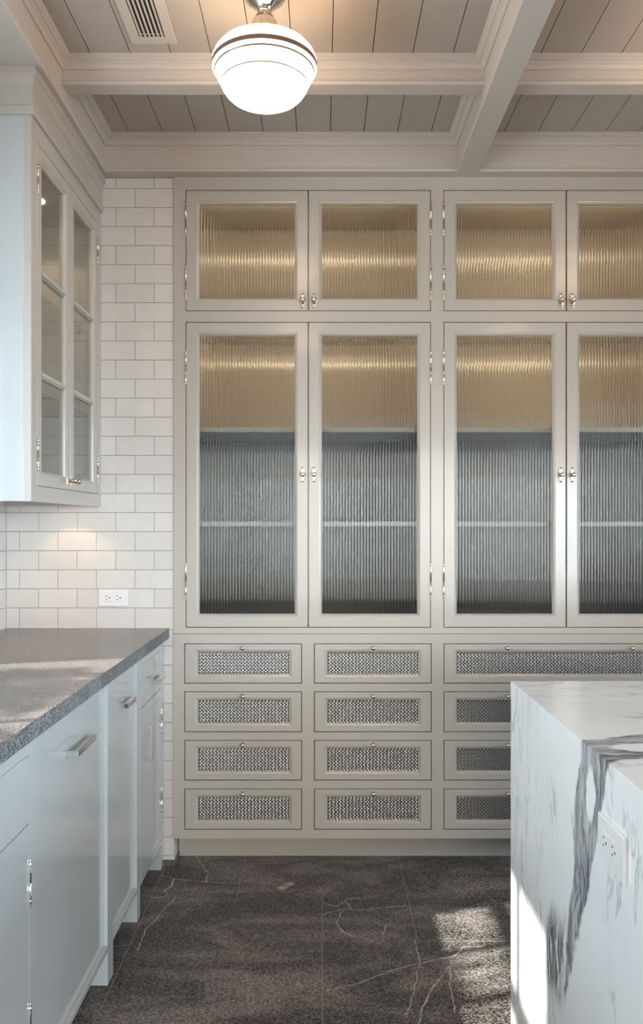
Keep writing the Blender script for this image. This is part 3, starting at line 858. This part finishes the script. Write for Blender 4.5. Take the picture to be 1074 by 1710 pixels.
# corner cabinet with drawer over door
def drawer_door(r, a, b_, y0, y1, hinge_side, pulls):
    f = MB(fl_); f.box(y0, a, 0.1, ZT, -0.023, 0) if a > y0 else None
    if y1 > b_: f.box(b_, y1, 0.1, ZT, -0.023, 0)
    f.box(a, b_, 0.851, ZT, -0.023, 0); f.box(a, b_, 0.674, 0.703, -0.023, 0); f.box(a, b_, 0.1, 0.118, -0.023, 0)
    f.build('face_frame', M['base'], r)
    g2 = 0.0015
    dr = MB(fl_).cham(a+g2, b_-g2, 0.703+g2, 0.851-g2, -0.0235, 0, 0.001).build('drawer', M['base'], r)
    dd = MB(fl_).cham(a+g2, b_-g2, 0.118+g2, 0.674-g2, -0.0235, 0, 0.001).build('door', M['base'], r)
    hy = a if hinge_side < 0 else b_
    for h0, h1 in ((0.22, 0.325), (0.525, 0.63)): hinge_mb(fl_, hy, h0, h1, 0.0034).build('hinge', M['chrome'], dd)
    return dr, dd
r = base_unit('corner_cabinet', 'corner base cabinet with a drawer above a door, against the tiled wall', P5, D-0.013, ((P6, D-0.013),))
dr, dd = drawer_door(r, P5+0.004, P6, P5, D-0.013, 1, None)
pull(dr, fl_, 2.940, 3.052, 0.768)
pull(dd, fl_, 2.83, 2.846, (0.515, 0.633), vertical=True)
# sink cabinet nearest the camera
r = base_unit('sink_cabinet', 'nearest base cabinet with drawer front and hinged door, cut by the left picture edge', 0.90, P1, ((P0, P1), (0.90, 0.945)))
dr, dd = drawer_door(r, 0.945, P0-0.003, 0.90, P1, 1, None)
pull(dr, fl_, 1.25, 1.41, 0.772); pull(dd, fl_, 1.02, 1.036, (0.515, 0.633), vertical=True)

ct = empty('countertop', (-0.92, 2.0, 0.89), 'grey leathered stone counter with a thick rough edge along the left wall', 'countertop')
MB().box(WX+0.0005, -0.6005, 0.86, D-0.0005, 0.8905, 0.9300).build('slab', M['counter'], ct)
MB().cham(0, 1, 0, 1, 0, 1, 0)
ce = MB(left(-0.6005)); ce.box(0.86, D-0.0005, 0.8905, 0.9298, 0, 0.0025); ce.build('front_edge', M['counteredge'], ct, label='rough dark front edge of the counter')

# ------------------------------------------------------------------ marble island
def island():
    root = empty('kitchen_island', (1.1, 1.3, 0), 'white marble waterfall island with slate grey veining in the right foreground', 'island')
    y0, y1 = 0.45, IY
    fr_ = lambda u, v, w: (u, w, v)
    t = 0.03
    MB(fr_).prism([(IX, 0), (IX+t, 0), (IX+t, IZ-t), (IX, IZ)], y0, y1).build('side_panel', M['marble'], root, bevel=0.0018)
    MB(fr_).prism([(IX+0.0003, IZ), (IX+t, IZ-t+0.0003), (1.85, IZ-t), (1.85, IZ)], y0, y1).build('top_slab', M['marble'], root, bevel=0.0018)
    MB().box(IX+t+0.001, 1.80, y0+0.03, y1-0.03, 0.10, IZ-t-0.001).build('cabinet_body', M['base'], root)
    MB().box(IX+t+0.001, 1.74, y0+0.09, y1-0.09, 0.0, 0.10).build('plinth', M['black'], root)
island()

# ------------------------------------------------------------------ power outlets
def outlet(label, fr, cu, cv, W=0.116, Hh=0.068, lay=1, th=0.006):
    loc = fr(cu, cv, 0)
    root = empty('power_outlet', loc, label, 'outlet', 'horizontal power outlets')
    u0, u1, v0, v1 = cu-W/2, cu+W/2, cv-Hh/2, cv+Hh/2
    MB(fr).rings(u0, u1, v0, v1, [(0, 0.0002), (0, th*0.5), (0.003, th), (0.0255, th), (0.0255, 0.0002)], True).add([(cu-0.034, cv-0.018, 0.0003), (cu+0.034, cv-0.018, 0.0003), (cu+0.034, cv+0.018, 0.0003), (cu-0.034, cv+0.018, 0.0003)], [(0, 1, 2, 3)]) if False else None
    pl = MB(fr); pl.cham(u0, u1, v0, v1, 0.0003, th, 0.0025)
    plate = pl.build('cover_plate', M['plastic'], root)
    rc = MB(fr).cham(cu-0.033, cu+0.033, cv-0.0165, cv+0.0165, th, th+0.0018, 0.0008).build('receptacle', M['plastic'], root)
    for s2 in (-1, 1):
        c0 = cu+s2*0.021
        for dv_ in (-0.0065, 0.0065):
            MB(fr).box(c0-0.0085, c0-0.0015, cv+dv_-0.0011, cv+dv_+0.0011, th+0.0017, th+0.0020).build('slot', M['black'], rc)
        MB(fr).lathe([(0.0026, 0.0017), (0.0026, 0.0020)], (c0+0.0068, cv, th), 'w', 10).build('slot', M['black'], rc)
        MB(fr).lathe([(0.003, 0), (0.0026, 0.0008), (0.0001, 0.001)], (cu+s2*0.048, cv, th), 'w', 12).build('screw', M['plastic'], root)
    for a, b_ in ((-0.003, 0.0115), (-0.003, -0.0115)):
        MB(fr).cham(cu-0.0035, cu+0.0035, cv+b_-0.0022, cv+b_+0.0022, th+0.0015, th+0.0028, 0.0004).build('test_button', M['plastic'], rc)
outlet('white power outlet on the tiled backsplash above the stone counter', back(D), xx(189.7), zz(998))
outlet('white power outlet set in the marble side of the island', isl(IX), -1.372, 0.795, 0.124, 0.076, th=0.007)

# ------------------------------------------------------------------ ceiling lamps
def pendant(label, cx, cy):
    root = empty('ceiling_lamp', (cx, cy, ZP), label, 'lamp', 'schoolhouse ceiling lamps')
    c = (cx, cy, 0)
    MB().lathe([(0.0001, ZP-0.0005), (0.062, ZP-0.0005), (0.0635, ZP-0.004), (0.062, ZP-0.012), (0.054, ZP-0.026), (0.040, ZP-0.038), (0.026, ZP-0.048), (0.020, ZP-0.056), (0.0185, ZP-0.064)][::-1], c, 'w', 40).build('canopy', M['nickel'], root)
    MB().lathe([(0.0185, 2.776), (0.0215, 2.772), (0.0215, 2.768), (0.020, 2.766), (0.028, 2.762), (0.035, 2.750), (0.037, 2.735), (0.037, 2.722), (0.042, 2.716), (0.058, 2.706), (0.068, 2.698), (0.070, 2.690), (0.066, 2.688)], c, 'w', 40).build('fitter', M['nickel'], root)
    for a in (0.4, 2.5, 4.6):
        sx, sy = cx+0.068*math.cos(a), cy+0.068*math.sin(a)
        MB().lathe([(0.003, 0), (0.003, 0.006), (0.006, 0.007), (0.006, 0.013), (0.0001, 0.0145)], (0, 0, 0), 'w', 10)
        m = MB(lambda u, v, w: (sx+u*-math.sin(a)+w*math.cos(a), sy+u*math.cos(a)+w*math.sin(a), 2.694+v))
        m.lathe([(0.003, 0), (0.003, 0.006), (0.006, 0.007), (0.006, 0.013), (0.0001, 0.0145)], (0, 0, 0), 'w', 10)
        m.build('thumb_screw', M['nickel'], root)
    prof = [(0.058, 2.696), (0.082, 2.692), (0.108, 2.681), (0.128, 2.668), (0.141, 2.652), (0.1470, 2.636), (0.1478, 2.626), (0.1462, 2.617), (0.1415, 2.610), (0.1385, 2.606), (0.1350, 2.598), (0.1290, 2.585),
            (0.1225, 2.572), (0.118, 2.563), (0.112, 2.554), (0.100, 2.542), (0.082, 2.532), (0.058, 2.525), (0.030, 2.5215), (0.0001, 2.5205)]
    gl = MB().lathe(prof, c, 'w', 64).build('globe', M['opal'], root)
    def at(z):
        for (r0, z0), (r1, z1) in zip(prof, prof[1:]):
            if z1 <= z <= z0 and z < 2.65: return r0+(r1-r0)*(z0-z)/(z0-z1)
    for z0, z1 in ((2.6295, 2.6170), (2.6085, 2.6045), (2.5725, 2.5695)):
        zs_ = [z0+(z1-z0)*i/4 for i in range(5)]
        MB().lathe([(at(z)+0.0007, z) for z in zs_], c, 'w', 64, cap=False).build('stripe', M['stripe'], gl)
pendant('round opal glass schoolhouse lamp with brown stripes on the plank ceiling', -0.160, 2.29)
pendant('second opal schoolhouse lamp beyond the right picture edge', 1.28, 2.29)

pendant('unseen opal schoolhouse lamp above the camera, added for warm fill light', -0.160, 0.83)  # extra lamp out of view, added to raise the warm ambient light
pendant('unseen opal schoolhouse lamp over the near end of the island, added for warm fill light', 1.28, 0.83)  # another added lamp out of view, for the same warm fill

# ------------------------------------------------------------------ ceiling air vent
vx0, vx1, vy0, vy1 = -0.592, -0.449, 2.02, 2.535
root = empty('air_vent', ((vx0+vx1)/2, (vy0+vy1)/2, ZP), 'white slotted air vent set in the plank ceiling left of the lamp', 'vent')
MB(lambda u, v, w: (u, v, ZP-w)).rings(vx0, vx1, vy0, vy1, [(0, 0.0003), (0, 0.003), (0.002, 0.005), (0.030, 0.005), (0.032, 0.003), (0.032, 0.0003)]).build('frame', M['trim'], root)
MB().box(vx0+0.03, vx1-0.03, vy0+0.03, vy1-0.03, ZP-0.0012, ZP-0.0004).build('backing', M['black'], root)
sx0, sx1 = vx0+0.032, vx1-0.032
n = 6
for i in range(n):
    c_ = sx0+(sx1-sx0)*(i+0.5)/n
    MB().box(c_-0.0029, c_+0.0029, vy0+0.031, vy1-0.031, ZP-0.0045, ZP-0.0013).build('slat', M['trim'], root)
MB().box(sx0, sx1, vy1-0.048, vy1-0.045, ZP-0.0030, ZP-0.0014).build('cross_bar', M['trim'], root)

# ------------------------------------------------------------------ leafy blocker added outside the sink window to keep sun off the counter
root = empty('sun_blocker', (-2.25, 1.0, 0.0), 'leafy green sun blocker added out of view outside the sink window', 'sun_blocker')
g = G('blocker_leaf'); oi = g.noise(g.pos(), 9, 3)
g.principled(g.mix(g.rng(oi, 0.35, 0.65), (0.03, 0.07, 0.02), (0.09, 0.16, 0.04)), 0.5); M['leaf'] = g.m
lv = MB(); rn = random.Random(3)
for i in range(15000):
    yy_ = rn.uniform(-0.6, 1.86)
    top = 2.36+0.05*math.sin(yy_*9)+0.03*math.sin(yy_*23+1)
    p_ = Vector((rn.uniform(-2.42, -2.08), yy_, 0.35+(top-0.35)*rn.random()**0.7))
    a = Vector((rn.uniform(-1, 1), rn.uniform(-1, 1), rn.uniform(-1, 1))).normalized()*rn.uniform(0.03, 0.05)
    b_ = a.orthogonal().normalized()*a.length*0.45
    lv.add([tuple(p_-a), tuple(p_+b_), tuple(p_+a), tuple(p_-b_)], [(0, 1, 2, 3)])
me = bpy.data.meshes.new('foliage'); me.from_pydata(lv.v, [], lv.f); me.materials.append(M['leaf'])
link('foliage', me, root, kind='stuff')
for y_ in (-0.4, 0.1, 0.6, 1.1, 1.6):
    MB().lathe([(0.022, -0.02), (0.018, 0.5), (0.010, 1.9)], (-2.25, y_, 0), 'w', 8).build('stem', M['stripe'], root)
